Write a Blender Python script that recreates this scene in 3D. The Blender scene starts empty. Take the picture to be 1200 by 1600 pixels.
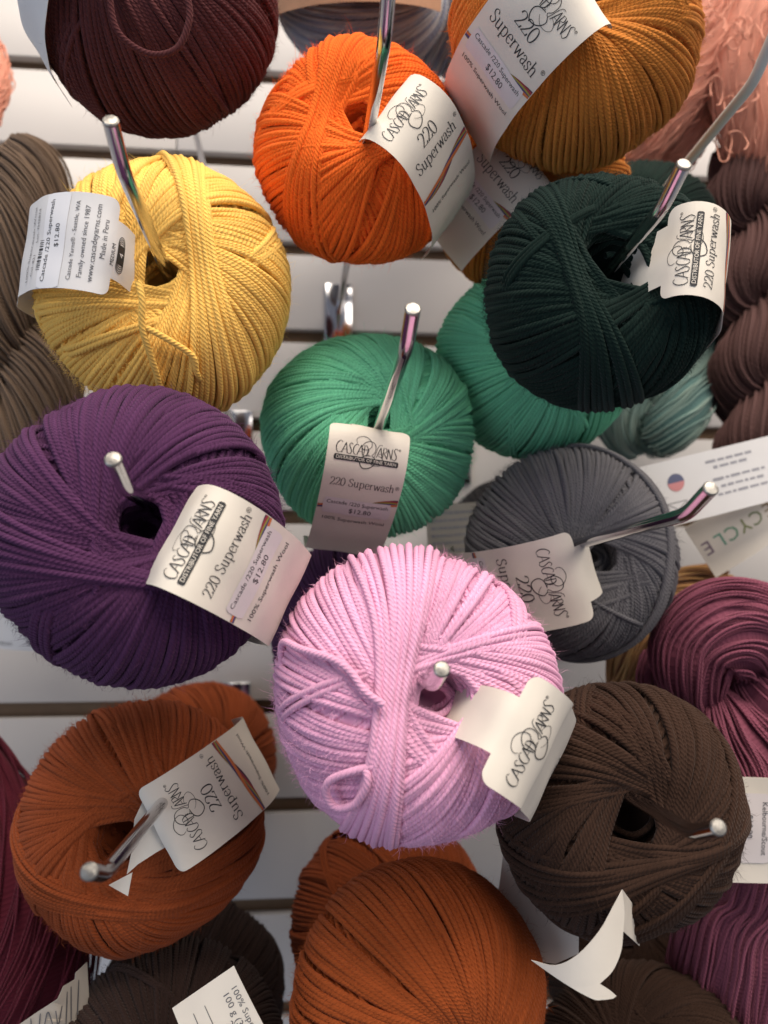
import bpy, math, random
import numpy as np
from mathutils import Vector, Matrix

sc = bpy.context.scene
COL = sc.collection
R_ = math.radians

# ------------------------------------------------------------------ camera
F = 1200.0                    # focal length in photo pixels (1200 x 1600)
CAM = np.array([0.0, -0.63, 1.40])
YAW, PITCH = R_(5.2), R_(5.5)
fwd = np.array([math.sin(YAW)*math.cos(PITCH), math.cos(YAW)*math.cos(PITCH), math.sin(PITCH)])
rgt = np.array([math.cos(YAW), -math.sin(YAW), 0.0])
upv = np.cross(rgt, fwd)
cd = bpy.data.cameras.new('camera'); cam = bpy.data.objects.new('camera', cd); COL.objects.link(cam)
cd.sensor_width = 36.0; cd.lens = 36.0*F/1600.0
cd.clip_start = 0.01; cd.clip_end = 50
cam.matrix_world = Matrix(((rgt[0], upv[0], -fwd[0], CAM[0]), (rgt[1], upv[1], -fwd[1], CAM[1]),
                           (rgt[2], upv[2], -fwd[2], CAM[2]), (0, 0, 0, 1)))
cd.dof.use_dof = True; cd.dof.focus_distance = 0.30; cd.dof.aperture_fstop = 8.5
sc.camera = cam

# ------------------------------------------------------------------ light
w = bpy.data.worlds.new('World'); sc.world = w; w.use_nodes = True
w.node_tree.nodes['Background'].inputs[0].default_value = (0.80, 0.84, 1.0, 1)
w.node_tree.nodes['Background'].inputs[1].default_value = 0.18

def area(name, loc, target, sx, sy, power, color):
    d = bpy.data.lights.new(name, 'AREA'); d.shape = 'RECTANGLE'; d.size = sx; d.size_y = sy
    d.energy = power; d.color = color
    o = bpy.data.objects.new(name, d); COL.objects.link(o); o.location = loc
    v = Vector(target)-Vector(loc); o.rotation_euler = v.to_track_quat('-Z', 'Y').to_euler()
    return o
area('ceiling_light', (0.25, -0.95, 2.75), (0.0, -0.3, 1.4), 1.6, 0.7, 32, (1.0, 0.89, 0.76))
area('ceiling_light', (1.5, -2.6, 2.75), (0.1, -0.2, 1.4), 1.6, 0.9, 22, (1.0, 0.90, 0.79))
area('window_light', (-2.4, -2.2, 1.2), (0.0, -0.2, 1.3), 1.8, 1.8, 18, (0.70, 0.82, 1.0))

sc.view_settings.view_transform = 'Standard'; sc.view_settings.look = 'None'
sc.view_settings.exposure = 0.42; sc.view_settings.gamma = 1.0
sc.view_settings.use_curve_mapping = False
sc.cycles.max_bounces = 5; sc.cycles.diffuse_bounces = 3

# ------------------------------------------------------------------ helpers
def ray(px, py):
    d = fwd + rgt*(px-600.0)/F - upv*(py-800.0)/F
    return d
def at(px, py, Y):                # point on the plane y = Y (wall is Y = 0)
    d = ray(px, py); return CAM + d*((Y-CAM[1])/d[1])
def atd(px, py, depth):           # point at this distance along the lens axis
    return CAM + ray(px, py)*depth

def nrm(a):
    return a/np.maximum(np.linalg.norm(a, axis=-1, keepdims=True), 1e-12)

def link(name, me, mat, parent=None):
    o = bpy.data.objects.new(name, me); COL.objects.link(o)
    if mat is not None: me.materials.append(mat)
    if parent is not None: o.parent = parent
    return o

def mesh_np(name, V, Fc, UV=None, rnd=None, smooth=True):
    V = np.asarray(V, dtype=np.float32).reshape(-1, 3); Fc = np.asarray(Fc, dtype=np.int32)
    k = Fc.shape[1]; n = len(Fc)
    me = bpy.data.meshes.new(name)
    me.vertices.add(len(V)); me.vertices.foreach_set('co', V.ravel())
    me.loops.add(n*k); me.loops.foreach_set('vertex_index', Fc.ravel())
    me.polygons.add(n); me.polygons.foreach_set('loop_start', np.arange(0, n*k, k, dtype=np.int32))
    if smooth: me.polygons.foreach_set('use_smooth', np.ones(n, dtype=bool))
    if UV is not None:
        l = me.uv_layers.new(name='UVMap'); l.data.foreach_set('uv', np.asarray(UV, dtype=np.float32).ravel())
    if rnd is not None:
        a = me.attributes.new('rnd', 'FLOAT', 'POINT'); a.data.foreach_set('value', np.asarray(rnd, dtype=np.float32).ravel())
    me.update(calc_edges=True); me.validate()
    return me

def tubes(P, r, N, sides=6, rng=None, closed=False):
    """K tubes of M points, reference normals N; returns V, F, UV, rnd"""
    K, M, _ = P.shape
    T = nrm(np.gradient(P, axis=1)); B = nrm(np.cross(T, N)); N2 = np.cross(B, T)
    a = np.arange(sides)*2*np.pi/sides
    r = np.broadcast_to(np.asarray(r, float), (K, M))
    V = P[:, :, None, :] + r[:, :, None, None]*(np.cos(a)[None, None, :, None]*N2[:, :, None, :] + np.sin(a)[None, None, :, None]*B[:, :, None, :])
    seg = np.linalg.norm(np.diff(P, axis=1), axis=2); U = np.concatenate([np.zeros((K, 1)), np.cumsum(seg, axis=1)], axis=1)
    if rng is not None: U = U + rng.random((K, 1))*0.1
    idx = np.arange(K*M*sides).reshape(K, M, sides); nx = np.roll(idx, -1, axis=2)
    q = np.stack([idx[:, :-1], idx[:, 1:], nx[:, 1:], nx[:, :-1]], axis=-1).reshape(-1, 4)
    v0 = np.broadcast_to(np.arange(sides)/sides, (K, M-1, sides)); v1 = v0 + 1.0/sides
    u0 = np.broadcast_to(U[:, :-1, None], v0.shape); u1 = np.broadcast_to(U[:, 1:, None], v0.shape)
    UV = np.stack([np.stack([u0, v0], -1), np.stack([u1, v0], -1), np.stack([u1, v1], -1), np.stack([u0, v1], -1)], axis=3).reshape(-1, 2)
    rv = (rng.random((K, 1, 1)) if rng is not None else np.full((K, 1, 1), .5))
    rnd = np.broadcast_to(rv, (K, M, sides)).reshape(-1)
    return V.reshape(-1, 3), q, UV, rnd

def merge(parts):
    Vs, Fs, Us, Rs = [], [], [], []; off = 0
    for V, f, U, r in parts:
        Vs.append(V); Fs.append(f+off); Us.append(U); Rs.append(r); off += len(V)
    return np.concatenate(Vs), np.concatenate(Fs), np.concatenate(Us), np.concatenate(Rs)

def catmull(pts, n):
    pts = np.asarray(pts, float)
    if len(pts) == 2:
        t = np.linspace(0, 1, n)[:, None]; return pts[0]*(1-t)+pts[1]*t
    p = np.vstack([2*pts[0]-pts[1], pts, 2*pts[-1]-pts[-2]])
    m = len(pts)-1; out = []
    for tt in np.linspace(0, m, n):
        i = min(int(tt), m-1); t = tt-i
        a, b, c, d = p[i:i+4]
        out.append(.5*(2*b+(c-a)*t+(2*a-5*b+4*c-d)*t*t+(3*b-a-3*c+d)*t**3))
    return np.array(out)

def empty(name, M=None, loc=None):
    o = bpy.data.objects.new(name, None); COL.objects.link(o); o.empty_display_size = 0.01
    if M is not None: o.matrix_world = M
    if loc is not None: o.location = loc
    return o
def tag(o, label, cat, group=None):
    o['label'] = label; o['category'] = cat
    if group: o['group'] = group
    return o

# ------------------------------------------------------------------ materials
def srgb(r, g, b):
    f = lambda c: (c/255/12.92) if c/255 <= .04045 else ((c/255+.055)/1.055)**2.4
    return (f(r), f(g), f(b), 1)

class NT:
    def __init__(s, name):
        s.m = bpy.data.materials.new(name); s.m.use_nodes = True; s.t = s.m.node_tree
        s.b = s.t.nodes['Principled BSDF']
    def n(s, typ, **kw):
        x = s.t.nodes.new(typ)
        for k, v in kw.items(): setattr(x, k, v)
        return x
    def l(s, a, b): s.t.links.new(a, b)
    def math(s, op, a, b=None, c=None):
        x = s.n('ShaderNodeMath', operation=op)
        for i, v in enumerate((a, b, c)):
            if v is None: continue
            if isinstance(v, (int, float)): x.inputs[i].default_value = v
            else: s.l(v, x.inputs[i])
        return x.outputs[0]

WOOL = {}
def wool(name, rgb, pitch=0.0072, plies=4, bump=1.0, sheen=0.4, var=0.36, stops=None, sheen_rough=0.38):
    if name in WOOL: return WOOL[name]
    k = NT('wool_'+name); t = k.t
    uv = k.n('ShaderNodeUVMap'); uv.uv_map = 'UVMap'
    sp = k.n('ShaderNodeSeparateXYZ'); k.l(uv.outputs[0], sp.inputs[0])
    ph = k.math('ADD', k.math('MULTIPLY', sp.outputs[0], 1.0/pitch), sp.outputs[1])
    s = k.math('SINE', k.math('MULTIPLY', ph, 2*math.pi*plies))
    s01 = k.math('MULTIPLY_ADD', s, .5, .5)
    s01 = k.math('POWER', s01, .6)
    # fibres: noise stretched along the ply
    cmb = k.n('ShaderNodeCombineXYZ')
    k.l(k.math('MULTIPLY', sp.outputs[0], 260.0), cmb.inputs[0]); k.l(k.math('MULTIPLY', ph, 34.0), cmb.inputs[1])
    at_ = k.n('ShaderNodeAttribute'); at_.attribute_name = 'rnd'
    k.l(k.math('MULTIPLY', at_.outputs['Fac'], 50.0), cmb.inputs[2])
    no = k.n('ShaderNodeTexNoise'); no.inputs['Scale'].default_value = 1.0; no.inputs['Detail'].default_value = 3
    k.l(cmb.outputs[0], no.inputs['Vector'])
    # soft patches along the yarn
    tc = k.n('ShaderNodeTexCoord'); n2 = k.n('ShaderNodeTexNoise'); n2.inputs['Scale'].default_value = 38; n2.inputs['Detail'].default_value = 2
    k.l(tc.outputs['Object'], n2.inputs['Vector'])
    fac = k.math('ADD', k.math('MULTIPLY', k.math('SUBTRACT', no.outputs[0], .5), var*2.2),
                 k.math('ADD', k.math('MULTIPLY', k.math('SUBTRACT', n2.outputs[0], .5), var*.9),
                        k.math('MULTIPLY', k.math('SUBTRACT', at_.outputs['Fac'], .5), var*.55)))
    fac = k.math('ADD', fac, 1.0)
    base = k.n('ShaderNodeRGB'); base.outputs[0].default_value = srgb(*rgb)
    colout = base.outputs[0]
    if stops:                                         # hand-dyed: colour drifts along the yarn
        cm2 = k.n('ShaderNodeCombineXYZ'); k.l(k.math('MULTIPLY', sp.outputs[0], 9.0), cm2.inputs[0])
        k.l(k.math('MULTIPLY', at_.outputs['Fac'], 3.0), cm2.inputs[1])
        n3 = k.n('ShaderNodeTexNoise'); n3.inputs['Scale'].default_value = 1.6; n3.inputs['Detail'].default_value = 2
        k.l(cm2.outputs[0], n3.inputs['Vector'])
        cr = k.n('ShaderNodeValToRGB'); e = cr.color_ramp.elements
        while len(e) < len(stops): e.new(.5)
        for i, c in enumerate(stops):
            e[i].position = .3+.4*i/(len(stops)-1); e[i].color = srgb(*c)
        k.l(n3.outputs[0], cr.inputs[0]); colout = cr.outputs[0]
    mx = k.n('ShaderNodeVectorMath', operation='SCALE'); k.l(colout, mx.inputs[0]); k.l(fac, mx.inputs['Scale'])
    k.l(mx.outputs[0], k.b.inputs['Base Color'])
    hgt = k.math('ADD', k.math('MULTIPLY', s01, 1.0), k.math('MULTIPLY', no.outputs[0], .55))
    bp = k.n('ShaderNodeBump'); bp.inputs['Strength'].default_value = .62*bump; bp.inputs['Distance'].default_value = 0.00042
    k.l(hgt, bp.inputs['Height']); k.l(bp.outputs[0], k.b.inputs['Normal'])
    k.b.inputs['Roughness'].default_value = .95
    k.b.inputs['Diffuse Roughness'].default_value = .3
    k.b.inputs['Specular IOR Level'].default_value = .12
    k.b.inputs['Sheen Weight'].default_value = sheen; k.b.inputs['Sheen Roughness'].default_value = sheen_rough
    c = srgb(*rgb); k.b.inputs['Sheen Tint'].default_value = (min(1, c[0]*1.2+.12), min(1, c[1]*1.2+.12), min(1, c[2]*1.2+.12), 1)
    WOOL[name] = k.m
    return k.m

def plain(name, rgb, rough=.6, metal=0.0, noise=0.0, nscale=60, bump=0.0, spec=.4, coat=0.0):
    k = NT(name)
    k.b.inputs['Roughness'].default_value = rough; k.b.inputs['Metallic'].default_value = metal
    k.b.inputs['Specular IOR Level'].default_value = spec
    k.b.inputs['Coat Weight'].default_value = coat
    c = srgb(*rgb)
    k.b.inputs['Base Color'].default_value = c
    if noise or bump:
        tc = k.n('ShaderNodeTexCoord'); no = k.n('ShaderNodeTexNoise')
        no.inputs['Scale'].default_value = nscale; no.inputs['Detail'].default_value = 5
        k.l(tc.outputs['Object'], no.inputs['Vector'])
        if noise:
            f = k.math('ADD', k.math('MULTIPLY', k.math('SUBTRACT', no.outputs[0], .5), noise*2), 1.0)
            v = k.n('ShaderNodeVectorMath', operation='SCALE'); v.inputs[0].default_value = c[:3]; k.l(f, v.inputs['Scale'])
            k.l(v.outputs[0], k.b.inputs['Base Color'])
        if bump:
            bp = k.n('ShaderNodeBump'); bp.inputs['Strength'].default_value = .5; bp.inputs['Distance'].default_value = bump
            k.l(no.outputs[0], bp.inputs['Height']); k.l(bp.outputs[0], k.b.inputs['Normal'])
    return k.m

PAPER = plain('paper_cream', (220, 212, 200), .62, noise=.05, nscale=90, bump=.00025, spec=.3)
PAPERW = plain('paper_white', (212, 211, 212), .55, noise=.03, nscale=90, bump=.0002, spec=.35)
STICK = plain('sticker_paper', (216, 208, 208), .5, noise=.03, nscale=120, spec=.4)
GLOSS = plain('sticker_gloss', (226, 226, 230), .2, noise=.02, spec=.6)
KRAFT = plain('kraft_paper', (176, 136, 108), .8, noise=.12, nscale=220, bump=.0001)
INK = plain('ink_black', (44, 44, 46), .6)
INKG = plain('ink_grey', (92, 92, 96), .6)
CHROME = plain('chrome', (196, 196, 200), .11, 1.0, noise=.10, nscale=240, bump=.00002)
TIPM = plain('cast_metal', (150, 147, 142), .42, 1.0, noise=.15, nscale=500, bump=.0006)
WHITEROD = plain('white_coated_wire', (205, 203, 198), .4)
LAMINATE = plain('laminate', (188, 184, 182), .38, noise=.07, nscale=9, bump=.00004, spec=.35)
MDF = plain('mdf_groove', (122, 98, 76), .85, noise=.15, nscale=120)
MDFE = plain('mdf_edge', (168, 150, 128), .8, noise=.12, nscale=140)

# ------------------------------------------------------------------ slatted wall
PITCHZ = 0.0762; GROOVE = 0.0118
zg = at(200, 1108, 0)[2]
wallroot = bpy.data.objects.new('wall', None); COL.objects.link(wallroot); wallroot['kind'] = 'structure'
def box(name, x0, x1, y0, y1, z0, z1, mat, parent, bev=0.0):
    V = np.array([(x, y, z) for x in (x0, x1) for y in (y0, y1) for z in (z0, z1)])
    Fq = [(0, 1, 3, 2), (4, 6, 7, 5), (0, 4, 5, 1), (2, 3, 7, 6), (0, 2, 6, 4), (1, 5, 7, 3)]
    me = mesh_np(name, V, Fq, smooth=False); o = link(name, me, mat, parent)
    if bev:
        b = o.modifiers.new('bevel', 'BEVEL'); b.width = bev; b.segments = 2
    return o
seam = at(253, 1065, 0)[0]
for k in range(-11, 13):
    z0 = zg + PITCHZ*k + GROOVE/2; z1 = z0 + PITCHZ-GROOVE
    for xa, xb in ((-1.1, seam-.0005), (seam+.0005, 1.2)):
        box('slat', xa, xb, 0.0, 0.0085, z0, z1, LAMINATE, wallroot, .0004)
        box('slat_core', xa, xb, 0.0085, 0.0125, z0+.002, z1-.002, MDFE, wallroot)
box('back_board', -1.1, 1.2, 0.0125, 0.020, zg-.85, zg+1.0, MDF, wallroot)

# ------------------------------------------------------------------ pegs
PEG_TAN = math.tan(R_(2.2))
def peg(tip_px, label, Ytip=-0.402, base_px=None, rad=.0025, mat=CHROME, plate=True, group='chrome pegs on the slat wall', out=.016, up=.0065, wall_px=None):
    if base_px is not None:
        b = at(base_px[0], base_px[1], 0.0); base = b; bend = b + np.array([0, -.386, .386*PEG_TAN]); tip = bend+np.array([0, -.016, .0065])
    else:
        tip = at(tip_px[0], tip_px[1], Ytip); bend = tip + np.array([0, out, -up]); base = bend + np.array([0, -bend[1], -(-bend[1])*PEG_TAN])
        if wall_px is not None: base = at(wall_px[0], wall_px[1], 0.0)
    root = empty('wall_peg', loc=base)
    tag(root, label, 'peg', group)
    rel = lambda p: p-base
    a = bend + nrm(base-bend)*.006; c = bend + nrm(tip-bend)*.006
    path = [base+np.array([0, .002, 0])]
    path += [base + (a-base)*t for t in np.linspace(.02, 1, 12)]
    for t in np.linspace(.15, .85, 5): path.append((1-t)**2*a+2*t*(1-t)*bend+t*t*c)
    path += [c, tip]
    P = np.array([rel(p) for p in path])[None]
    N = np.zeros_like(P); N[..., 0] = 1.0
    V, q, UV, rnd = tubes(P, rad, N, 18)
    link('rod', mesh_np('rod', V, q, UV), mat, root)
    # domed end cap
    d = nrm(tip-bend); e1 = np.array([1.0, 0, 0]); e2 = np.cross(d, e1)
    vs = []; rings = ((rad*1.0, -.0004), (rad*1.02, .0003), (rad*.85, .0007), (rad*.4, .00085))
    for rr, h in rings:
        for j in range(18):
            an = 2*math.pi*j/18; vs.append(rel(tip)+d*h+rr*(math.cos(an)*e1+math.sin(an)*e2))
    vs.append(rel(tip)+d*.0009)
    me = bpy.data.meshes.new('end_cap'); fs = []
    for i in range(3):
        for j in range(18): fs.append((i*18+j, i*18+(j+1) % 18, (i+1)*18+(j+1) % 18, (i+1)*18+j))
    for j in range(18): fs.append((54+j, 54+(j+1) % 18, 72))
    me.from_pydata([tuple(v) for v in vs], [], fs); link('end_cap', me, TIPM if mat is CHROME else mat, root)
    if plate:
        o = box('bracket', -.0115, .0115, -.0035, -.0015, -.030, .024, CHROME, root, .0008)
        box('hook_lip', -.0115, .0115, -.0015, .006, .021, .024, CHROME, root)
    return root

# ------------------------------------------------------------------ yarn balls
FUZZ = {}
def deform(p, seed):
    """gentle lumps; p unit directions -> radial factor"""
    r = np.random.default_rng(seed+999); a = r.normal(size=(4, 3))*1.0; ph = r.random(4)*6.28
    f = np.ones(p.shape[:-1])
    for i in range(4): f = f + .015*np.sin(2.2*(p@a[i])+ph[i])
    return f

def surf(p, rad, flat, g0, dip, seed):
    """unit direction p, radius rad(array) -> point of the flattened, dimpled ball"""
    psi = np.arccos(np.clip(np.abs(p[..., 2]), 0, 1))
    f = deform(p, seed)
    X = p*(rad*f)[..., None]
    X[..., 2] *= flat
    X[..., 2] -= np.sign(p[..., 2])*dip*np.exp(-(np.maximum(psi-g0*.75, 0)/.29)**1.4)
    return X

def circle_pts(alpha, gam, c, t, hand):
    ca, sa = np.cos(alpha)[:, None], np.sin(alpha)[:, None]; cg, sg = np.cos(gam)[:, None], np.sin(gam)[:, None]
    ct, st = np.cos(t)[None, :], np.sin(t)[None, :]*hand
    cc = c[:, None]*(.35+.65*np.sin(t)[None, :]**2)
    x = ct*sg*ca - st*sa + cc*cg*ca
    y = ct*sg*sa + st*ca + cc*cg*sa
    z = ct*cg - cc*sg
    return nrm(np.stack([x, y, z], -1))

def windings(R, yr, flat, hole, hand, bands, seed, N=None, M=46, sides=6, inner=True, dip=None, grp=13, kap=.38, messy=1.0):
    rng = np.random.default_rng(seed)
    g0 = math.asin(min(.95, hole/R)); dip = R*.21 if dip is None else dip
    N = N or int(2*math.pi*R/(2*yr)*1.08)
    parts = []
    d = 2*math.pi/N
    al, ga, cc, li = [], [], [], []
    k = 0; a0 = rng.random()*6.28
    while k < N:
        n = min(int(grp*(.5+rng.random())), N-k)
        gg = g0*(1+rng.normal()*.15*messy); lg = rng.normal()*yr*.42*messy; sk = rng.normal()*.03*messy
        tight = 1.02 if rng.random() < .6 else .94
        for i in range(n):
            off = (i-(n-1)/2)*d*tight
            al.append(a0+(k+(n-1)/2)*d + kap*off + rng.normal()*d*.10 + sk*i/10)
            cc.append(-hand*(1-kap)*off + rng.normal()*d*.06)
            ga.append(gg*(1+rng.normal()*.03)); li.append(lg+rng.normal()*yr*.16)
        k += n
    al, ga, cc, li = map(np.array, (al, ga, cc, li)); K = len(al)
    t = np.linspace(-.42, math.pi+.30, M)
    p = circle_pts(al, ga, cc, t, hand)
    # slow wander of each strand
    ph = rng.random((K, 1))*6.28
    lift = yr*(-.55+.95*np.tanh((t[None]-.08)*5)*.5 + .95*np.tanh((math.pi-t[None]+.02)*5)*.5)*1.25
    lift = lift + li[:, None] + yr*.2*np.sin(t[None]*5+ph)
    P = surf(p, R-yr+lift, flat, g0, dip, seed)
    Nn = nrm(P*np.array([1, 1, 1.3]))
    parts.append(tubes(P, yr*(1+.06*rng.normal(size=(K, 1))+.07*np.sin(t[None]*9+rng.random((K, 1))*6.28)), Nn, sides, rng))
    # older layer that shows in the gaps
    K2 = int(N*.62); a2 = np.arange(K2)*2*math.pi/K2*1.0 + rng.normal(size=K2)*d*.2
    t2 = np.linspace(-.3, math.pi+.3, int(M*.62)); p2 = circle_pts(a2, np.full(K2, g0*1.05)+rng.normal(size=K2)*.02, rng.normal(size=K2)*d*.4, t2, -hand)
    P = surf(p2, np.broadcast_to(R-2.35*yr+rng.normal(size=(K2, 1))*yr*.25, p2.shape[:2]), flat, g0, dip, seed)
    parts.append(tubes(P, yr*1.15, nrm(P), 4, rng))
    # single strays and small crossing groups
    ns = int(7*messy)
    for q_ in range(ns):
        n = int(rng.integers(1, 5)); j = np.arange(n)
        al = np.full(n, rng.random()*6.28)+rng.normal(size=n)*.008; c = j*2*yr*.97/R+rng.uniform(-.02, .25)
        ta = rng.uniform(-.4, .9); tt = np.linspace(ta, ta+rng.uniform(.9, 1.9), 34)
        p = circle_pts(al, np.full(n, g0*rng.uniform(1.0, 1.5)), c, tt, hand if rng.random() < .6 else -hand)
        e = np.minimum(np.tanh((tt-tt[0])*7), np.tanh((tt[-1]-tt)*7))
        P = surf(p, R-yr+(-1.7+2.7*e[None])*yr+rng.normal(size=(n, 1))*yr*.15, flat, g0, dip, seed)
        parts.append(tubes(P, yr, nrm(P), sides, rng))
    for b in bands:
        n = b['n']; j = np.arange(n)
        al = np.full(n, b['a']) + rng.normal(size=n)*.012 + b.get('fan', 0.0)*(j-n/2)/n
        ga = np.full(n, math.asin(min(.95, b.get('g', hole*1.02/R))))
        c = (j*2*yr*.93/R)*b.get('s', 1.0) + rng.normal(size=n)*yr/R*.25
        tt = np.linspace(-b.get('t0', 2.1), b.get('t1', 2.1), 70)
        p = circle_pts(al, ga, c, tt, 1)
        e = np.tanh((tt[None]+b.get('t0', 2.1))*6)+np.tanh((b.get('t1', 2.1)-tt[None])*6)-1.6
        up = b.get('lift', 1.5)*yr*(1-.25*((j-(n-1)/2)/max(1, n/2))**2)
        lift = np.minimum(e, .4)/.4*up[:, None] + rng.normal(size=(n, 1))*yr*.3 + yr*.12*np.sin(tt[None]*6+rng.random((n, 1))*6)
        P = surf(p, R-yr+lift, flat, g0, dip, seed)
        parts.append(tubes(P, yr, nrm(P), sides, rng))
    if inner:
        for jx, s in enumerate((.93, .84, .73, .6)):
            K = 44; aj = np.arange(K)*2*math.pi/K + rng.normal(size=K)*.05
            gj = np.full(K, math.asin(min(.9, hole*(1.0-.03*jx)/(R*s)))) + rng.normal(size=K)*.02
            tt = np.linspace(-.85, .85, 13)
            p = circle_pts(aj, gj, np.zeros(K), tt, 1 if jx % 2 else -1)
            P = surf(p, np.broadcast_to(R*s-yr + rng.normal(size=(K, 1))*yr*.6 + yr*.8*np.tanh(tt*3)[None], (K, 13)), flat, g0, dip*s, seed)
            parts.append(tubes(P, yr, nrm(P), 5, rng))
    if inner:                                         # tangle of old ends down in the hole
        for q_ in range(7):
            th = np.linspace(0, rng.uniform(2, 4.5), 22)+rng.random()*6.28; rr_ = hole*rng.uniform(.35, .85)
            P = np.stack([rr_*np.cos(th)*(1+.25*np.sin(th*2.3)), rr_*np.sin(th), R*(.22+.05*q_*.6)+.003*np.sin(th*1.7+q_)], -1)[None]
            Nz = np.zeros_like(P); Nz[..., 2] = 1; parts.append(tubes(P, yr, Nz, 6, rng))
    # opaque core so no light leaks between the strands
    ps = np.concatenate([np.linspace(g0*1.45, math.pi-g0*1.45, 26)]); fi = np.linspace(0, 2*math.pi, 41)
    dirs = np.stack([np.sin(ps)[:, None]*np.cos(fi)[None], np.sin(ps)[:, None]*np.sin(fi)[None], np.broadcast_to(np.cos(ps)[:, None], (26, 41))], -1)
    C = surf(dirs, np.full((26, 41), R-2.0*yr), flat, g0, dip, seed)
    hh = hole*1.16
    c0 = np.stack([hh*np.cos(fi), hh*np.sin(fi), np.full(41, C[0, :, 2].min()-.12*R)], -1); c1 = c0.copy(); c1[:, 2] = C[-1, :, 2].max()+.12*R
    pl = c0*np.array([.0005, .0005, 0]) + np.array([0, 0, .10*R])
    C = np.concatenate([pl[None], c0[None], C, c1[None], pl[None]], 0)
    m = C.shape[0]; ix = np.arange(m*41).reshape(m, 41)
    q = np.stack([ix[:-1, :-1], ix[1:, :-1], ix[1:, 1:], ix[:-1, 1:]], -1).reshape(-1, 4)
    parts.append((C.reshape(-1, 3), q, np.zeros((len(q)*4, 2)), np.full(m*41, .3)))
    return merge(parts), g0, dip

def fuzz_mesh(R, yr, flat, g0, dip, seed, n):
    rng = np.random.default_rng(seed+5)
    z = rng.uniform(-.5, math.cos(g0*1.1), n); fi = rng.random(n)*6.283
    p = np.stack([np.sqrt(1-z*z)*np.cos(fi), np.sqrt(1-z*z)*np.sin(fi), z], -1)
    A = surf(p, np.full(n, R+yr*.2), flat, g0, dip, seed)
    d = nrm(p*.55*rng.random((n, 1))+rng.normal(size=(n, 3))*.6); d2 = nrm(d+rng.normal(size=(n, 3))*.7)
    L = (rng.gamma(2.0, .0010, n)+.0008)[:, None]
    B = A+d*L*.5; Cc = B+d2*L*.5
    wv = nrm(np.cross(d, rng.normal(size=(n, 3))))*.00005
    V = np.stack([A-wv, A+wv, B-wv, B+wv, Cc], 1).reshape(-1, 3)
    i = np.arange(n)[:, None]*5
    tri = np.concatenate([i+np.array([[0, 1, 3]]), i+np.array([[0, 3, 2]]), i+np.array([[2, 3, 4]])])
    return mesh_np('fuzz', V, tri)

def fuzz_mat(name, rgb):
    if name in FUZZ: return FUZZ[name]
    r, g, b = [min(255, c*1.0+10) for c in rgb]
    FUZZ[name] = plain('fuzz_'+name, (r, g, b), .9, spec=.1); return FUZZ[name]

class Ball: pass
def ball(c, Rpx, hole_px, label, color, rgb, R=.055, flat=.86, hole=.011, hand=-1, bands=(), seed=1, yr=.00136,
         depth=None, fuzz=11000, group=None, mat=None, N=None, M=40, sides=5, inner=True, hoff=None, grp=13, kap=.38, name='yarn_ball', cat='yarn ball', messy=1.0):
    b = Ball()
    depth = depth or F*R/Rpx
    ctr = atd(c[0], c[1], depth); v = nrm(CAM-ctr); xr = nrm(rgt - v*np.dot(rgt, v)); yu = np.cross(v, xr)
    if hoff is None:
        ax = (hole_px[0]-c[0])/(Rpx*flat*.92); ay = -(hole_px[1]-c[1])/(Rpx*flat*.92)
    else: ax, ay = hoff
    m2 = ax*ax+ay*ay
    if m2 > .9: s = math.sqrt(.9/m2); ax *= s; ay *= s; m2 = .9
    az = math.sqrt(1-m2)
    Z = ax*xr+ay*yu+az*v; X = nrm(xr-Z*np.dot(xr, Z)); Yv = np.cross(Z, X)
    Mx = Matrix([[X[i], Yv[i], Z[i], ctr[i]] for i in range(3)]+[[0, 0, 0, 1]])
    root = empty(name, M=Mx); tag(root, label, cat, group)
    (V, q, UV, rnd), g0, dip = windings(R, yr, flat, hole, hand, bands, seed, N, M, sides, inner, grp=grp, kap=kap, messy=messy)
    mm = mat or wool(color, rgb)
    link('windings', mesh_np('windings', V, q, UV, rnd), mm, root)
    if fuzz:
        o = link('fuzz', fuzz_mesh(R, yr, flat, g0, dip, seed, fuzz), fuzz_mat(color, rgb), root); o['kind'] = 'stuff'
    b.root, b.R, b.flat, b.hole, b.g0, b.dip, b.seed, b.yr, b.mat = root, R, flat, hole, g0, dip, seed, yr, mm
    b.M = Mx; b.Mi = Mx.inverted(); b.Rpx = Rpx; b.ctr = ctr; b.depth = depth; b.rng = np.random.default_rng(seed+77)
    return b

def ball_point(b, px, py, lift=0.0):
    """local point on the ball's surface under a photo pixel (for loose ends lying on it)"""
    o = np.array(b.Mi @ Vector(CAM)); d = np.array(b.Mi.to_3x3() @ Vector(ray(px, py)))
    s = np.array([1, 1, 1/b.flat]); o2 = o*s; d2 = d*s; rr = b.R+lift
    A = d2@d2; B = 2*(o2@d2); C = o2@o2-rr*rr; D = B*B-4*A*C
    t = (-B-math.sqrt(D))/(2*A) if D > 0 else -B/(2*A)
    return o+d*t

def loose(b, pts, name='loose_strand', n=60, yr=None):
    """pts: (px, py, lift)"""
    P = catmull([ball_point(b, x, y, l) for x, y, l in pts], n)[None]
    V, q, UV, rnd = tubes(P, yr or b.yr, nrm(P), 8, np.random.default_rng(3))
    link(name, mesh_np(name, V, q, UV, rnd), b.mat, b.root)

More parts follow.
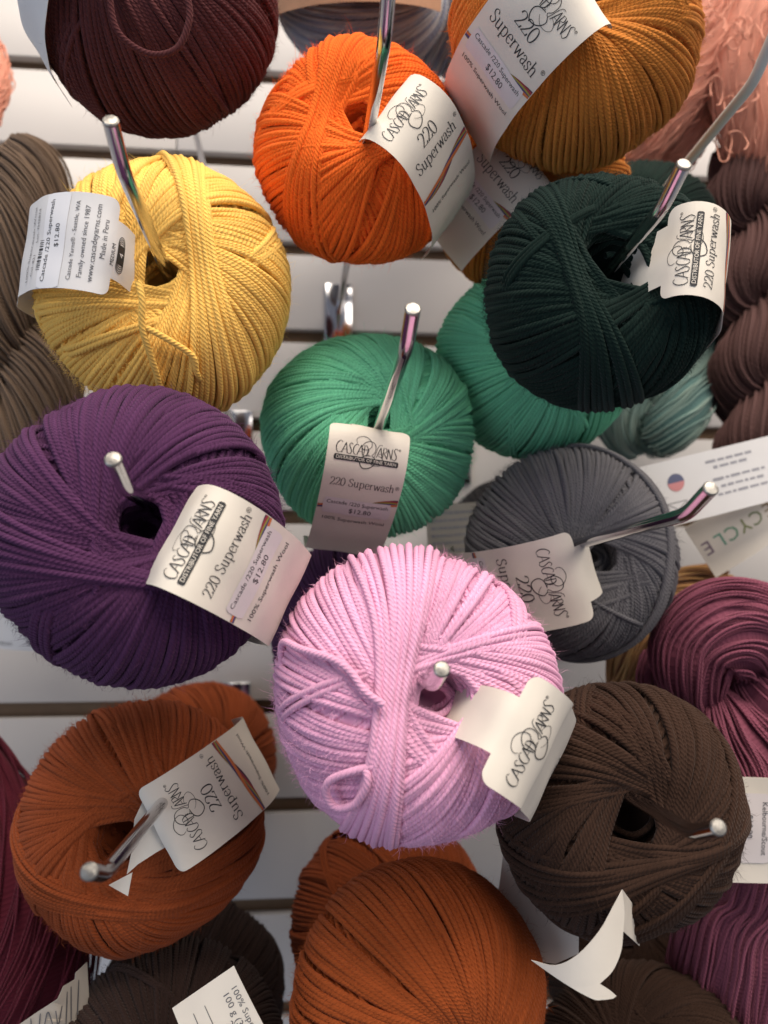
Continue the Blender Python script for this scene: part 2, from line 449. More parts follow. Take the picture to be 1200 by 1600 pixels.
# ------------------------------------------------------------------ lettering
def stroke(pts, w, n=None, contrast=None, taper=True):
    """flat ribbon along pts -> (V2, quads)"""
    pts = np.asarray(pts, float); n = n or max(8, 7*(len(pts)-1)+1)
    C = catmull(pts, n); T = nrm(np.gradient(C, axis=0)); Nn = np.stack([-T[:, 1], T[:, 0]], -1)
    ww = np.full(len(C), w)
    if contrast is not None: ww = w*(contrast+(1-contrast)*np.abs(T[:, 1])**1.3)
    if taper: s = np.linspace(0, 1, len(C)); ww = ww*(.55+.45*np.sin(np.pi*np.clip(s, .03, .97))**.5)
    V = np.concatenate([C+Nn*ww[:, None]/2, C-Nn*ww[:, None]/2]); m = len(C); i = np.arange(m-1)
    return V, np.stack([i, i+1, i+1+m, i+m], -1)

def join2(parts):
    Vs, Fs, off = [], [], 0
    for V, f in parts: Vs.append(V); Fs.append(f+off); off += len(V)
    return np.concatenate(Vs), np.concatenate(Fs)

def logo2d():
    """calligraphic logo, cap height 1, length about 5.9"""
    G = {'C': [[(.55, .9), (.36, 1.02), (.1, .72), (.06, .3), (.25, 0), (.55, .1)]],
         'A': [[(0, 0), (.36, 1.02)], [(.36, 1.02), (.56, 0)], [(.1, .34), (.52, .38)]],
         'S': [[(.46, .9), (.3, 1.04), (.12, .84), (.26, .54), (.38, .24), (.22, -.03), (.0, .08)]],
         'D': [[(.1, 0), (.14, 1.0)], [(.02, .98), (.34, .96), (.52, .5), (.32, .04), (.02, .0)]],
         'E': [[(.36, .8), (.12, .8)], [(.12, .8), (.1, .2)], [(.1, .5), (.3, .52)], [(.1, .2), (.38, .2)]],
         'R': [[(.06, 0), (.1, 1.0)], [(.0, .98), (.34, 1.0), (.4, .68), (.1, .52)], [(.16, .52), (.5, 0)]],
         'N': [[(.04, 0), (.08, 1.0)], [(.08, 1.0), (.44, 0)], [(.44, 0), (.48, 1.02)]]}
    out = []
    for ch, x, s in (('C', 0, 1.12), ('A', .6, 1), ('S', 1.18, 1), ('C', 1.66, 1), ('A', 2.1, 1), ('D', 2.66, 1), ('E', 3.05, .7),
                     ('A', 4.0, 1), ('R', 4.55, 1), ('N', 5.02, 1), ('S', 5.55, 1.08)):
        for st in G[ch]: out.append(stroke([(x+a*s, b_*s) for a, b_ in st], .085, contrast=.45))
    cv = lambda L: [((-.353*(x-700)-.936*(y-1150))/130, (-.936*(x-700)+.353*(y-1150))/130) for x, y in L]
    for L, wd in (([(470, 955), (440, 982), (395, 972), (352, 920), (345, 860), (372, 800), (425, 775), (480, 800), (505, 850), (480, 880), (420, 870), (375, 830), (365, 770), (400, 725), (470, 705), (520, 720), (528, 690), (480, 690), (400, 700), (355, 690), (343, 660)], .06),
                  ([(528, 690), (560, 645), (620, 645), (680, 680), (716, 745), (690, 800), (640, 828), (590, 815), (555, 775), (535, 735)], .09),
                  ([(600, 745), (622, 690), (620, 635), (585, 575), (535, 552), (495, 585), (484, 640), (490, 660)], .042)):
        out.append(stroke(cv(L), wd, n=len(L)*7))
    # registered mark
    t = np.linspace(0, 2*math.pi, 14); out.append(stroke([(6.22+.1*math.cos(a), 1.0+.1*math.sin(a)) for a in t], .03, n=24, taper=False))
    out.append(stroke([(6.18, .94), (6.19, 1.05), (6.25, 1.04), (6.24, .99), (6.2, .99)], .025))
    return join2(out)

SER = {'2': (.5, [[(.06, .54), (.12, .67), (.25, .71), (.4, .63), (.4, .46), (.26, .25), (.05, .02)], [(.04, .025), (.43, .025)], [(.42, .0), (.47, .15)]]),
       '0': (.52, [[(.25+.2*math.cos(a), .345+.365*math.sin(a)) for a in np.linspace(0, 6.4, 13)]]),
       'S': (.5, [[(.4, .56), (.34, .68), (.22, .71), (.08, .6), (.13, .43), (.3, .33), (.42, .2), (.33, .02), (.18, -.01), (.07, .06), (.04, .18)]]),
       'u': (.54, [[(.1, .48), (.1, .14), (.18, .01), (.3, .04), (.38, .14)], [(.38, .48), (.38, .0)], [(.02, .47), (.12, .47)], [(.3, .47), (.4, .47)], [(.37, .015), (.47, .015)]]),
       'p': (.53, [[(.1, .48), (.1, -.22)], [(.02, .47), (.11, .47)], [(.02, -.21), (.2, -.21)], [(.11, .38), (.22, .48), (.38, .43), (.44, .24), (.38, .04), (.22, -.01), (.11, .08)]]),
       'e': (.46, [[(.06, .27), (.4, .27)], [(.4, .27), (.36, .42), (.23, .485), (.1, .4), (.06, .22), (.13, .04), (.25, -.01), (.4, .08)]]),
       'r': (.38, [[(.1, .48), (.1, .0)], [(.02, .47), (.11, .47)], [(.02, .015), (.2, .015)], [(.11, .32), (.2, .45), (.33, .46)]]),
       'w': (.68, [[(.05, .48), (.2, .0)], [(.2, .0), (.34, .45)], [(.34, .45), (.48, .0)], [(.48, .0), (.62, .48)], [(.0, .47), (.14, .47)], [(.55, .47), (.68, .47)]]),
       'a': (.46, [[(.08, .37), (.14, .47), (.27, .47), (.34, .36), (.34, .05), (.44, .02)], [(.34, .29), (.18, .26), (.06, .14), (.14, .0), (.26, .03), (.34, .12)]]),
       's': (.38, [[(.3, .38), (.25, .47), (.16, .485), (.06, .4), (.1, .29), (.22, .22), (.31, .13), (.24, .01), (.14, -.01), (.06, .04), (.04, .13)]]),
       'h': (.54, [[(.1, .74), (.1, .0)], [(.02, .73), (.11, .73)], [(.02, .015), (.19, .015)], [(.11, .33), (.2, .46), (.32, .46), (.38, .34), (.38, .0)], [(.3, .015), (.47, .015)]]),
       ' ': (.28, [])}
def serif2d(txt, wt=.075):
    out, x = [], 0.0
    for ch in txt:
        adv, sts = SER[ch]
        for st in sts: out.append(stroke([(x+a, b_) for a, b_ in st], wt, contrast=.38, taper=False))
        x += adv
    V, f = join2(out); return V, f, x

TXT = {}
def sans2d(s):
    if s in TXT: return TXT[s]
    c = bpy.data.curves.new('t', 'FONT'); c.body = s; c.size = 1.0; c.resolution_u = 2
    o = bpy.data.objects.new('t', c); me = bpy.data.meshes.new_from_object(o)
    me.calc_loop_triangles()
    V = np.array([v.co[:2] for v in me.vertices]); f = np.array([t.vertices[:] for t in me.loop_triangles])
    wd = V[:, 0].max()
    bpy.data.objects.remove(o); bpy.data.curves.remove(c); bpy.data.meshes.remove(me)
    TXT[s] = (V, f, wd); return TXT[s]

# ------------------------------------------------------------------ paper bands
class Band: pass
def band(b, az, width, rho_s, tab_w=.58, rise=.0034, end=150, hole_in=True, mat=PAPER, tail=None, curl=0.0, twist=0.0, prof=None, rc=.004, gapfn=None, xo=0.0, notab=False):
    """paper strip over the ball along the meridian at azimuth az (radians); returns a mapper (x along the reading direction, s outward)"""
    B = Band()
    R, fl = b.R, b.flat
    pts = []
    if prof is None:
        if hole_in: pts += [(.14*R, .20*R), (.19*R, .50*R)]
        else: pts += [(.24*R, .80*R)]
        for a in range(24, int(end)+1, 9):
            rr = R+rise; pts.append((rr*math.sin(R_(a)), rr*fl*math.cos(R_(a)) + (rise*.3 if a < 60 else 0)))
    else: pts = [(p_[0]*R, p_[1]*R) for p_ in prof]
    C = catmull(pts, 160); seg = np.linalg.norm(np.diff(C, axis=0), axis=1); S = np.concatenate([[0], np.cumsum(seg)])
    start = 30 if hole_in and prof is None else 0
    if prof is not None: start = max(0, int(np.argmax(C[:, 1]))-26) if hole_in else 0
    i0 = start+int(np.argmin(np.abs(C[start:start+80, 0]-rho_s*R))); s0 = S[i0]
    T = nrm(np.gradient(C, axis=0)); Nn = np.stack([-T[:, 1], T[:, 0]], -1)
    if Nn[80] @ C[80] < 0: Nn = -Nn
    m = np.array([math.cos(az), math.sin(az), 0]); l = np.array([-math.sin(az), math.cos(az), 0]); zz = np.array([0, 0, 1.0])
    def mp(x, s, off=0.0):
        x = np.asarray(x, float); s = np.asarray(s, float)
        q = s+s0
        rho = np.interp(q, S, C[:, 0]); z = np.interp(q, S, C[:, 1]); n0 = np.interp(q, S, Nn[:, 0]); n1 = np.interp(q, S, Nn[:, 1])
        bend_ = curl*(x/width*2)**2*width
        wav = .00022*np.sin(x*260+s*90+b.seed)+.0002*np.sin(s*310+b.seed*2)
        if gapfn is not None: bend_ = bend_ + gapfn(x/width, s/width)*width
        o = off+bend_+wav
        tw = twist*s
        xx = x+tw+xo
        return (rho+n0*o)[..., None]*m + (z+n1*o)[..., None]*zz + xx[..., None]*l
    B.mp, B.w, B.b, B.smax, B.smin = mp, width, b, S[-1]-s0, -s0
    # paper sheet: rows in s, columns in x, outline from half-width function
    hw = width/2; th = hw*tab_w
    rows = list(np.linspace(-s0, -.0006, 22))+[-.00005]
    rowsw = [th]*23
    if notab: rows, rowsw = [], []
    rc = min(rc, hw*.5)
    for t in np.linspace(0, 1, 7): rows.append(rc*(1-math.cos(t*math.pi/2))); rowsw.append(hw-rc+rc*math.sin(t*math.pi/2))
    smax = S[-1]-s0 if tail is None else tail
    for s in np.linspace(rc+.002, smax, 36): rows.append(s); rowsw.append(hw)
    nx = 13; u = np.linspace(-1, 1, nx)
    X = np.array(rowsw)[:, None]*u[None]; Sg = np.broadcast_to(np.array(rows)[:, None], X.shape)
    P = mp(X, Sg)
    ix = np.arange(P.shape[0]*nx).reshape(-1, nx); q = np.stack([ix[:-1, :-1], ix[1:, :-1], ix[1:, 1:], ix[:-1, 1:]], -1).reshape(-1, 4)
    o = link('paper_band', mesh_np('paper_band', P.reshape(-1, 3), q), mat, b.root)
    so = o.modifiers.new('thick', 'SOLIDIFY'); so.thickness = .00014; so.offset = -1; es = o.modifiers.new('crisp', 'EDGE_SPLIT'); es.split_angle = R_(50)
    B.o = o; B.layer = 0
    return B

def put(B, name, V2, f, x, s, size, mat=INK, flip=False, center=True, width=None, slant=0.0, sy=1.0, off=None):
    """lay flat lettering on the band: x across, s outward; text top faces the hole unless flip"""
    V = np.array(V2, float); lo, hi = V[:, 0].min(), V[:, 0].max()
    if width is not None: size = width/(hi-lo)
    xx = (V[:, 0]-((lo+hi)/2 if center else 0))*size + slant*V[:, 1]*size; yy = V[:, 1]*size*sy
    if flip: P = B.mp(x-xx, s+yy, .00014 if off is None else off)
    else: P = B.mp(x+xx, s-yy, .00014 if off is None else off)
    return link(name, mesh_np(name, P, f, smooth=False), mat, B.o)

def rect2(w_, h_, nx=12, ny=4, r=0.0):
    x = np.linspace(-w_/2, w_/2, nx); y = np.linspace(-h_/2, h_/2, ny)
    V = np.stack(np.meshgrid(x, y), -1).reshape(-1, 2)
    if r:
        dx = np.maximum(np.abs(V[:, 1])-(h_/2-r), 0); k = r-np.sqrt(np.maximum(r*r-dx*dx, 0))
        V[:, 0] = np.sign(V[:, 0])*np.minimum(np.abs(V[:, 0]), w_/2-k)
    ix = np.arange(nx*ny).reshape(ny, nx)
    return V, np.stack([ix[:-1, :-1], ix[:-1, 1:], ix[1:, 1:], ix[1:, :-1]], -1).reshape(-1, 4)

LOGO = logo2d()
YCOL = [plain('print_'+n, c, .6) for n, c in (('plum', (78, 48, 74)), ('red', (150, 52, 62)), ('olive', (150, 146, 60)), ('violet', (70, 60, 112)), ('orange', (196, 110, 60)))]
def swirl(B, s, amp=.10, flipx=1, lw=.04):
    """the printed strand of twisted coloured yarn"""
    w_ = B.w
    for i, mt in enumerate(YCOL):
        t = np.linspace(-.5, .5, 16)
        pts = [(flipx*a*w_*.985, (amp*math.sin(a*3.4)+(i-2)*lw*.62*math.cos(a*5+i*.4))*w_) for a in t]
        V, f = stroke(pts, lw*w_*(1.0 if i != 2 else .7), n=50)
        put(B, 'printed_yarn', V, f, 0, s, 1.0, mat=mt, center=False, off=.0001+.000012*i)

def front_print(B, ver, swirl_s=None, price=True, logo_s=None, d=0.0):
    w_ = B.w
    if ver == 'bar':
        put(B, 'logo', *LOGO, 0, (logo_s or .52)*w_, 1, width=.80*w_)
        s1 = ((logo_s or .52)+.055)*w_
        put(B, 'logo_bar', *rect2(.80*w_, .068*w_, 14, 5, .012*w_), -.01*w_, s1, 1.0, off=.00015)
        V, f, wd = sans2d('DISTRIBUTOR OF FINE YARN'); put(B, 'bar_lettering', V, f, -.01*w_, s1+.018*w_, 1, mat=PAPER, width=.74*w_, off=.0002)
        V, f, wd = serif2d('220 Superwash'); put(B, 'lettering', V, f, 0, (.90+d)*w_, 1, width=.80*w_, sy=1.15)
        s2 = 1.06+d
    else:
        put(B, 'logo', *LOGO, 0, (logo_s or .42)*w_, 1, width=.80*w_)
        V, f, wd = serif2d('220'); put(B, 'lettering', V, f, 0, (.78+d)*w_, 1, width=.30*w_)
        V, f, wd = serif2d('Superwash'); put(B, 'lettering', V, f, 0, (.97+d)*w_, 1, width=.76*w_, sy=1.1)
        s2 = 1.10+d
    V, f, wd = sans2d('®'); put(B, 'lettering', V, f, .44*w_, (.86+d)*w_, .07*w_)
    swirl(B, (s2+.10)*w_)
    if price:
        put(B, 'price_sticker', *rect2(.86*w_, .26*w_, 14, 6, .02*w_), 0, (s2+.16)*w_, 1.0, mat=STICK, off=.00019)
        V, f, wd = sans2d('Cascade /220 Superwash'); put(B, 'price_lettering', V, f, 0, (s2+.12)*w_, 1, width=.78*w_, off=.00025)
        V, f, wd = sans2d('$12.80'); put(B, 'price_lettering', V, f, .05*w_, (s2+.24)*w_, .105*w_, off=.00025)
    V, f, wd = sans2d('100% Superwash Wool'); put(B, 'lettering', V, f, .0, (s2+.42)*w_, 1, width=.8*w_)

# ================================================================== the balls in front
G_FRONT = 'balls of wool hung on the slat wall'
D2 = R_
# maroon, top left
mb = ball((250, 14), 186, (235, -95), 'dark maroon ball of wool at the top left with a loose loop of yarn', 'maroon', (84, 46, 48),
          hand=1, bands=[dict(a=D2(200), n=9, g=.28, lift=1.5)], seed=11, group=G_FRONT, hole=.012)
loose(mb, [(178, -30, .004), (172, 0, .006), (186, 52, .009), (232, 84, .011), (276, 76, .011), (296, 30, .008), (292, -10, .005), (286, -40, .004)], 'loose_loop')
L = band(mb, D2(201), .029, .3, mat=PAPERW, prof=[(.1, .2), (.15, .6), (.3, 1.0), (.6, .95), (.86, .68), (1.01, .36), (1.07, .05), (1.03, -.3)]); swirl(L, .035, lw=.06)
# orange
ob = ball((560, 245), 161, (570, 180), 'bright orange ball of wool with cream paper band, below the blue-grey variegated ball', 'orange', (244, 112, 40),
          hand=-1, bands=[dict(a=D2(165), n=9, g=.30, lift=1.6, s=1.1)], seed=12, group=G_FRONT, hole=.0135, R=.049)
L = band(ob, D2(-35), .0365, .16, prof=[(.1, .1), (.13, .5), (.2, .95), (.42, 1.06), (.66, .96), (.88, .70), (1.03, .38), (1.09, .05), (1.04, -.3)]); front_print(L, 'plain', price=False, logo_s=.52, d=.08)
# golden brown, top right
gb = ball((897, 62), 190, (930, -12), 'golden brown ball of wool at the top right with a large cream band', 'golden', (198, 124, 54),
          hand=1, bands=[], seed=13, group=G_FRONT, hole=.012)
L = band(gb, D2(222), .038, .20, prof=[(.12, .2), (.15, .6), (.3, 1.0), (.6, .98), (.84, .74), (1.0, .44), (1.07, .05), (1.04, -.3)]); front_print(L, 'plain', logo_s=.80, d=.30)
# yellow
yb = ball((258, 457), 189, (248, 418), 'sunny yellow ball of wool with a white care-text band on its left', 'yellow', (254, 206, 110),
          hand=-1, bands=[dict(a=D2(6), n=13, g=.24, lift=2.2, fan=.14)], seed=14, group=G_FRONT, hole=.0138)
L = band(yb, D2(168), .0375, .26, mat=PAPERW, tab_w=.6, prof=[(.1, .1), (.14, .5), (.27, .94), (.5, .97), (.74, .82), (.93, .55), (1.04, .25), (1.09, -.05), (1.0, -.4)])
w_ = L.w
for s_, tx, wd in ((.10, 'Made in Peru', .40), (.19, 'www.cascadeyarns.com', .80), (.30, 'Family owned since 1987', .74), (.41, 'Cascade Yarns® - Seattle, WA', .82)):
    V, f, _ = sans2d(tx); put(L, 'lettering', V, f, 0.0 if s_ > .15 else -.06*w_, s_*w_, 1, width=wd*w_, flip=True, mat=INKG)
put(L, 'price_sticker', *rect2(1.0*w_, .34*w_, 12, 6, .02*w_), 0, .70*w_, 1, mat=GLOSS, off=.0002)
for s_, tx, wd, xo in ((.62, '$12.80', .24, .05), (.75, 'Cascade /220 Superwash', .86, 0), (.98, 'Col. 821      Lot. 7H2874', .72, 0), (1.12, '100% Superwash Wool', .80, .0)):
    V, f, _ = sans2d(tx); put(L, 'lettering', V, f, -xo*w_, s_*w_, 1, width=wd*w_, flip=True, mat=INK if s_ < .8 else INKG, off=.00027)
rb = random.Random(4); xx_ = -.3
while xx_ < .02:
    bw = rb.choice((.006, .01, .016)); V, f = rect2(bw*w_, .07*w_, 2, 2); put(L, 'barcode_bar', V, f, -(xx_)*w_, .88*w_, 1, flip=True, off=.00026, center=False); xx_ += bw+rb.choice((.008, .014))
V, f = rect2(.2*w_, .13*w_, 4, 3); put(L, 'weight_symbol', V, f, .03*w_, -.1*w_, 1, flip=True)
V, f, _ = sans2d('4'); put(L, 'weight_number', V, f, .03*w_, -.135*w_, .1*w_, mat=PAPERW, flip=True, off=.0002)
V, f, _ = sans2d('MEDIUM'); put(L, 'lettering', V, f, .06*w_, .0*w_, 1, width=.22*w_, flip=True)
for k in range(4):
    for sg in (-1, 1):
        pts = [(sg*(.1+.022*(k+1)*math.cos(a))*w_, (.065*math.sin(a)*(.6+.13*k))*w_) for a in np.linspace(-1.57, 1.57, 7)]
        V, f = stroke(pts, .008*w_); put(L, 'weight_symbol', V, f, .03*w_, -.1*w_, 1, flip=True, center=False)
loose(yb, [(216, 440, .001), (222, 468, .003), (222, 510, .0035), (232, 545, .003), (246, 590, .003), (252, 622, .002)])
loose(yb, [(228, 512, .0025), (262, 530, .003), (300, 556, .003), (306, 580, .003), (312, 592, .002)])
# dark green
dg = ball((932, 462), 178, (975, 405), 'very dark green ball of wool with a cream band bowed out on its right', 'darkgreen', (20, 37, 33),
          hand=-1, bands=[dict(a=D2(205), n=10, g=.34, lift=1.6, fan=-.1)], seed=15, group=G_FRONT, hole=.0180, R=.049)
L = band(dg, D2(-3), .0375, .12, xo=.002, tab_w=.66, prof=[(.10, -.1), (.16, .4), (.30, .86), (.52, .97), (.74, .82), (.90, .5), (.98, .15), (.98, -.3)])
front_print(L, 'bar', logo_s=.30, price=False, d=-.34)
# green
gr = ball((578, 680), 164, (600, 650), 'emerald green ball of wool in the middle with an upright cream band', 'green', (112, 196, 156),
          hand=1, bands=[], seed=16, group=G_FRONT, hole=.0115)
L = band(gr, D2(263), .0365, .20, xo=-.008, tab_w=.46, prof=[(.06, .2), (.12, .6), (.2, .98), (.42, 1.06), (.7, .92), (.95, .62), (1.1, .3), (1.14, 0), (1.0, -.3)]); front_print(L, 'bar', logo_s=.42, d=-.06)
# purple
pb = ball((224, 836), 224, (228, 815), 'deep purple ball of wool with a cream band, left of the pink ball', 'purple', (80, 46, 80),
          hand=-1, bands=[dict(a=D2(258), n=7, g=.30, lift=1.6, fan=.2)], seed=17, group=G_FRONT, hole=.0118)
L = band(pb, D2(-27), .0375, .12, tab_w=.62, prof=[(.1, .1), (.14, .5), (.22, .9), (.42, 1.0), (.68, .86), (.88, .66), (1.02, .46), (1.08, .32), (1.06, .1), (1.0, -.3)]); front_print(L, 'bar', d=-.02)
# grey
gy = ball((892, 864), 162, (945, 872), 'charcoal grey ball of wool with a cream band on its left side', 'grey', (106, 104, 108),
          hand=-1, bands=[dict(a=D2(-8), n=8, g=.62, lift=1.7)], seed=18, group=G_FRONT, hole=.014)
L = band(gy, D2(197), .0425, .36, tab_w=.62, prof=[(.06, .2), (.1, .5), (.17, .82), (.4, 1.0), (.7, .88), (.95, .6), (1.1, .25), (1.1, -.1), (1.0, -.4)]); front_print(L, 'plain', d=-.05)
# pink
pk = ball((653, 1086), 222, (700, 1090), 'pale pink ball of wool in front with a small loose loop low on its left', 'pink', (230, 172, 204),
          hand=-1, bands=[dict(a=D2(174), n=13, g=.25, lift=2.3, s=1.0, fan=.10)], seed=19, group=G_FRONT, hole=.0135, fuzz=12000)
L = band(pk, D2(-31), .0385, .29, tab_w=.52, prof=[(.1, .1), (.14, .5), (.22, .94), (.38, 1.02), (.52, .99), (.60, .94), (.655, .88), (.685, .80), (.79, .66), (1.0, .3), (1.06, -.1)])
front_print(L, 'plain', logo_s=.34, d=.75, price=False)
loose(pk, [(440, 1040, .0), (442, 1004, .0035), (470, 1014, .004), (520, 1030, .004), (548, 1050, .0035), (570, 1080, .003), (600, 1102, .002)])
loose(pk, [(590, 1196, .0015), (548, 1206, .004), (515, 1220, .005), (510, 1242, .005), (525, 1262, .005), (552, 1258, .005), (570, 1235, .005), (574, 1212, .004), (566, 1200, .002)], 'loose_loop')
# brown
bn = ball((962, 1258), 186, (998, 1284), 'dark chocolate brown ball of wool at the lower right with a torn band below it', 'brown', (58, 41, 33),
          hand=1, bands=[dict(a=D2(-40), n=8, g=.60, lift=1.5), dict(a=D2(282), n=9, g=.30, lift=1.4, fan=.3)], seed=20, group=G_FRONT, hole=.0150, R=.050)
# rust left
ru = ball((222, 1280), 181, (196, 1318), 'rust brown ball of wool at the lower left with a torn paper tab', 'rust', (150, 74, 40),
          hand=1, bands=[dict(a=D2(268), n=9, g=.40, lift=1.7, fan=.15)], seed=21, group=G_FRONT, hole=.0165)
L = band(ru, D2(33), .038, .36, notab=True, hole_in=False, prof=[(.30, .97), (.33, .98), (.45, 1.02), (.7, .9), (.95, .64), (1.12, .34), (1.14, .0), (1.0, -.3)]); front_print(L, 'plain', price=False, d=-.02)
# rust bottom
rb2 = ball((650, 1560), 202, (700, 1650), 'orange-brown ball of wool at the bottom below the pink ball', 'rust2', (158, 78, 38),
           hand=1, bands=[], seed=22, group=G_FRONT, hole=.011, messy=.4)

# ------------------------------------------------------------------ balls behind
G_BACK = 'second balls behind the front row'
def back(c, Rpx, hole, label, color, rgb, seed, hand=-1, **kw):
    return ball(c, Rpx, hole, label, color, rgb, R=.055, seed=seed, hand=hand, group=G_BACK, fuzz=2000, M=30, sides=4, inner=False, **kw)
gb2 = back((820, 300), 154, (838, 250), 'golden brown ball behind the orange and dark green balls, its band half covered', 'golden', (198, 124, 54), 31, hand=1)
L = band(gb2, D2(222), .037, .1, prof=[(.08, .6), (.2, 1.0), (.5, 1.02), (.76, .88), (.98, .68), (1.1, .52), (1.14, .44)]); front_print(L, 'plain', d=-.1)
back((835, 560), 154, (850, 520), 'emerald green ball tucked behind the dark green ball', 'green', (112, 196, 156), 32)
back((985, 390), 128, (1000, 380), 'dark green ball mostly hidden behind the one on the bent peg', 'darkgreen', (20, 37, 33), 33)
back((560, 985), 138, (570, 980), 'purple ball hidden in shade behind the pink ball', 'purple', (80, 46, 80), 34)
back((800, 860), 110, (810, 850), 'charcoal ball peeking out behind the grey ball', 'charcoal', (48, 46, 48), 35)
back((607, 1434), 152, (640, 1470), 'shaded rust ball between the pink ball and the bottom rust ball', 'rust', (150, 74, 40), 36, hand=1)
back((310, 1190), 118, (320, 1180), 'rust ball showing above and behind the torn-tab rust ball', 'rust', (150, 74, 40), 40, hand=1)
bb1 = back((305, 1558), 142, (300, 1620), 'blackish brown ball in shade under the torn-tab rust ball', 'espresso', (56, 42, 38), 37)
bb2 = back((262, 1690), 190, (300, 1680), 'espresso brown ball cut off by the bottom edge at the left', 'espresso', (56, 42, 38), 38)
back((960, 1470), 130, (980, 1460), 'dark brown ball in shade behind the torn band', 'brown', (58, 41, 33), 41)
back((1010, 1690), 175, (1020, 1640), 'dark brown ball cut off by the bottom edge at the right', 'brown', (58, 41, 33), 39)

# ------------------------------------------------------------------ pegs
peg((608, -22), 'chrome peg through the orange ball', wall_px=(529, 488))
peg((173, 190), 'chrome peg through the yellow ball')
peg((645, 484), 'chrome peg through the middle green ball')
peg((1068, 258), 'chrome peg through the dark green ball')
peg((177, 718), 'chrome peg through the purple ball')
peg((1110, 764), 'chrome peg through the grey ball')
peg((690, 1046), 'chrome peg whose tip shows in the pink ball')
peg((1122, 1293), 'chrome peg through the brown ball')
peg((140, 1362), 'chrome peg through the left rust ball')
peg(None, 'chrome peg rod showing below the maroon ball', base_px=(322, 276), plate=False)

# ------------------------------------------------------------------ hanks
def lobe(root, name, pts, radii, mat, n=24, yr=.0011, twist=6.0, seed=1, M=60, wob=.06, sides=4, origin=None, frizz=0.0):
    """bundle of strands round a bent path; pts world points, radii metres"""
    rng = np.random.default_rng(seed)
    C = catmull(pts, M); rr = catmull(np.asarray(radii, float)[:, None], M)[:, 0]
    T = nrm(np.gradient(C, axis=0)); ref = np.array([0.13, -1.0, 0.21]); Bv = nrm(np.cross(T, ref)); Nv = np.cross(Bv, T)
    u = np.linspace(0, 1, M)
    parts = []
    for lay, (cnt, sc_) in enumerate(((n, 1.0),)):
        ph = np.arange(cnt)*2*np.pi/cnt + rng.normal(size=cnt)*.10
        ang = ph[:, None] + twist*u[None] + .10*np.sin(u[None]*7+rng.random((cnt, 1))*6.28)
        rad = rr[None]*sc_*(1+wob*np.sin(u[None]*5+rng.random((cnt, 1))*6.28)+rng.normal(size=(cnt, 1))*wob*.6)
        P = C[None]+rad[..., None]*(np.cos(ang)[..., None]*Nv[None]+np.sin(ang)[..., None]*Bv[None])
        if frizz:
            for q_ in range(3):
                fr = 25+20*q_; P = P+frizz*(rng.normal(size=(cnt, 1, 3)))*np.sin(u[None, :, None]*fr+rng.random((cnt, 1, 3))*6.28)
        Nn = nrm(P-C[None])
        parts.append(tubes(P-origin, yr, Nn, sides, rng))
    P = C[None]-origin; parts.append(tubes(P, rr[None]*.93, np.broadcast_to(Nv[None], P.shape), 14, rng))
    return link(name, mesh_np(name, *merge(parts)), mat, root)

def hank(label, lobes, mat, group='twisted hanks at the edges', **kw):
    """lobes: list of (list of (px, py, Y), list of radii in metres, options)"""
    o0 = at(*lobes[0][0][0]); root = empty('yarn_hank', loc=o0); tag(root, label, 'yarn hank', group)
    for i, (pts, radii, opt) in enumerate(lobes):
        k = dict(kw); k.update(opt)
        lobe(root, 'hank_lobe', [at(*p) for p in pts], radii, mat, origin=o0, seed=hash_(label)+i, **k)
    root['_o'] = list(o0)
    return root, o0
def hash_(s): return sum(ord(c)*(i+1) for i, c in enumerate(s)) % 10007

def twisted(a, b, hr, turns, phase, Y, lr, n=9):
    """two lobes spiralling round the line a-b (pixels), hr helix radius px"""
    out = []
    for k in (0, math.pi):
        pts = []
        for t in np.linspace(0, 1, n):
            x = a[0]+(b[0]-a[0])*t; y = a[1]+(b[1]-a[1])*t; an = phase+k+turns*2*math.pi*t
            pts.append((x+hr*math.cos(an), y, Y-hr*.00036*math.sin(an)))
        rad_ = [lr]*n; rad_[0] = lr*.35; rad_[1] = lr*.85; rad_[-1] = lr*.35; out.append((pts, rad_, {}))
    return out
TAUPE = wool('taupe', (112, 94, 80), plies=3, pitch=.005)
hank('taupe brown twisted hank along the left edge', twisted((5, 225), (45, 820), 36, 1.05, 2.4, -.17, .0215, 19), TAUPE, n=84, yr=.0008, twist=-9.0, M=84)
MAUVE = wool('mauve', (96, 70, 68), plies=2, pitch=.004, var=.3)
hank('mauve brown twisted hank at the right edge beside the dark green ball', twisted((1158, 235), (1195, 760), 33, 2.1, .3, -.14, .0178, 21), MAUVE, n=90, yr=.0006, twist=-9.0, M=84)
SALMON = wool('salmon', (226, 162, 140), plies=2, pitch=.003, bump=.6, var=.3)
sal, so0 = hank('salmon pink hank of fine wavy yarn at the top right', [
    ([(1085, -120, -.16), (1110, 0, -.17), (1075, 110, -.16), (1015, 200, -.15), (960, 280, -.13)], [.022, .024, .022, .018, .010], {}),
    ([(1200, -120, -.17), (1190, 0, -.18), (1160, 110, -.17), (1180, 210, -.16), (1185, 305, -.14)], [.024, .026, .025, .022, .014], {}),
    ([(1105, 20, -.15), (1090, 130, -.14), (1060, 220, -.13), (1030, 270, -.12)], [.02, .02, .018, .01], {})],
    SALMON, n=54, yr=.0005, twist=2.0, M=90, wob=.10, frizz=.0006)
rs = np.random.default_rng(8); lps = []
for i in range(16):
    cx, cy = rs.uniform(1090, 1215), rs.uniform(-10, 230); rx, ry = rs.uniform(8, 20), rs.uniform(12, 30); a0 = rs.random()*6
    Yc = -.205-rs.random()*.012
    lps.append([at(cx+rx*math.cos(a0+t)*(1+.15*math.sin(3*t)), cy+ry*math.sin(a0+t), Yc+.006*math.sin(t*2)) for t in np.linspace(0, 5.2, 26)])
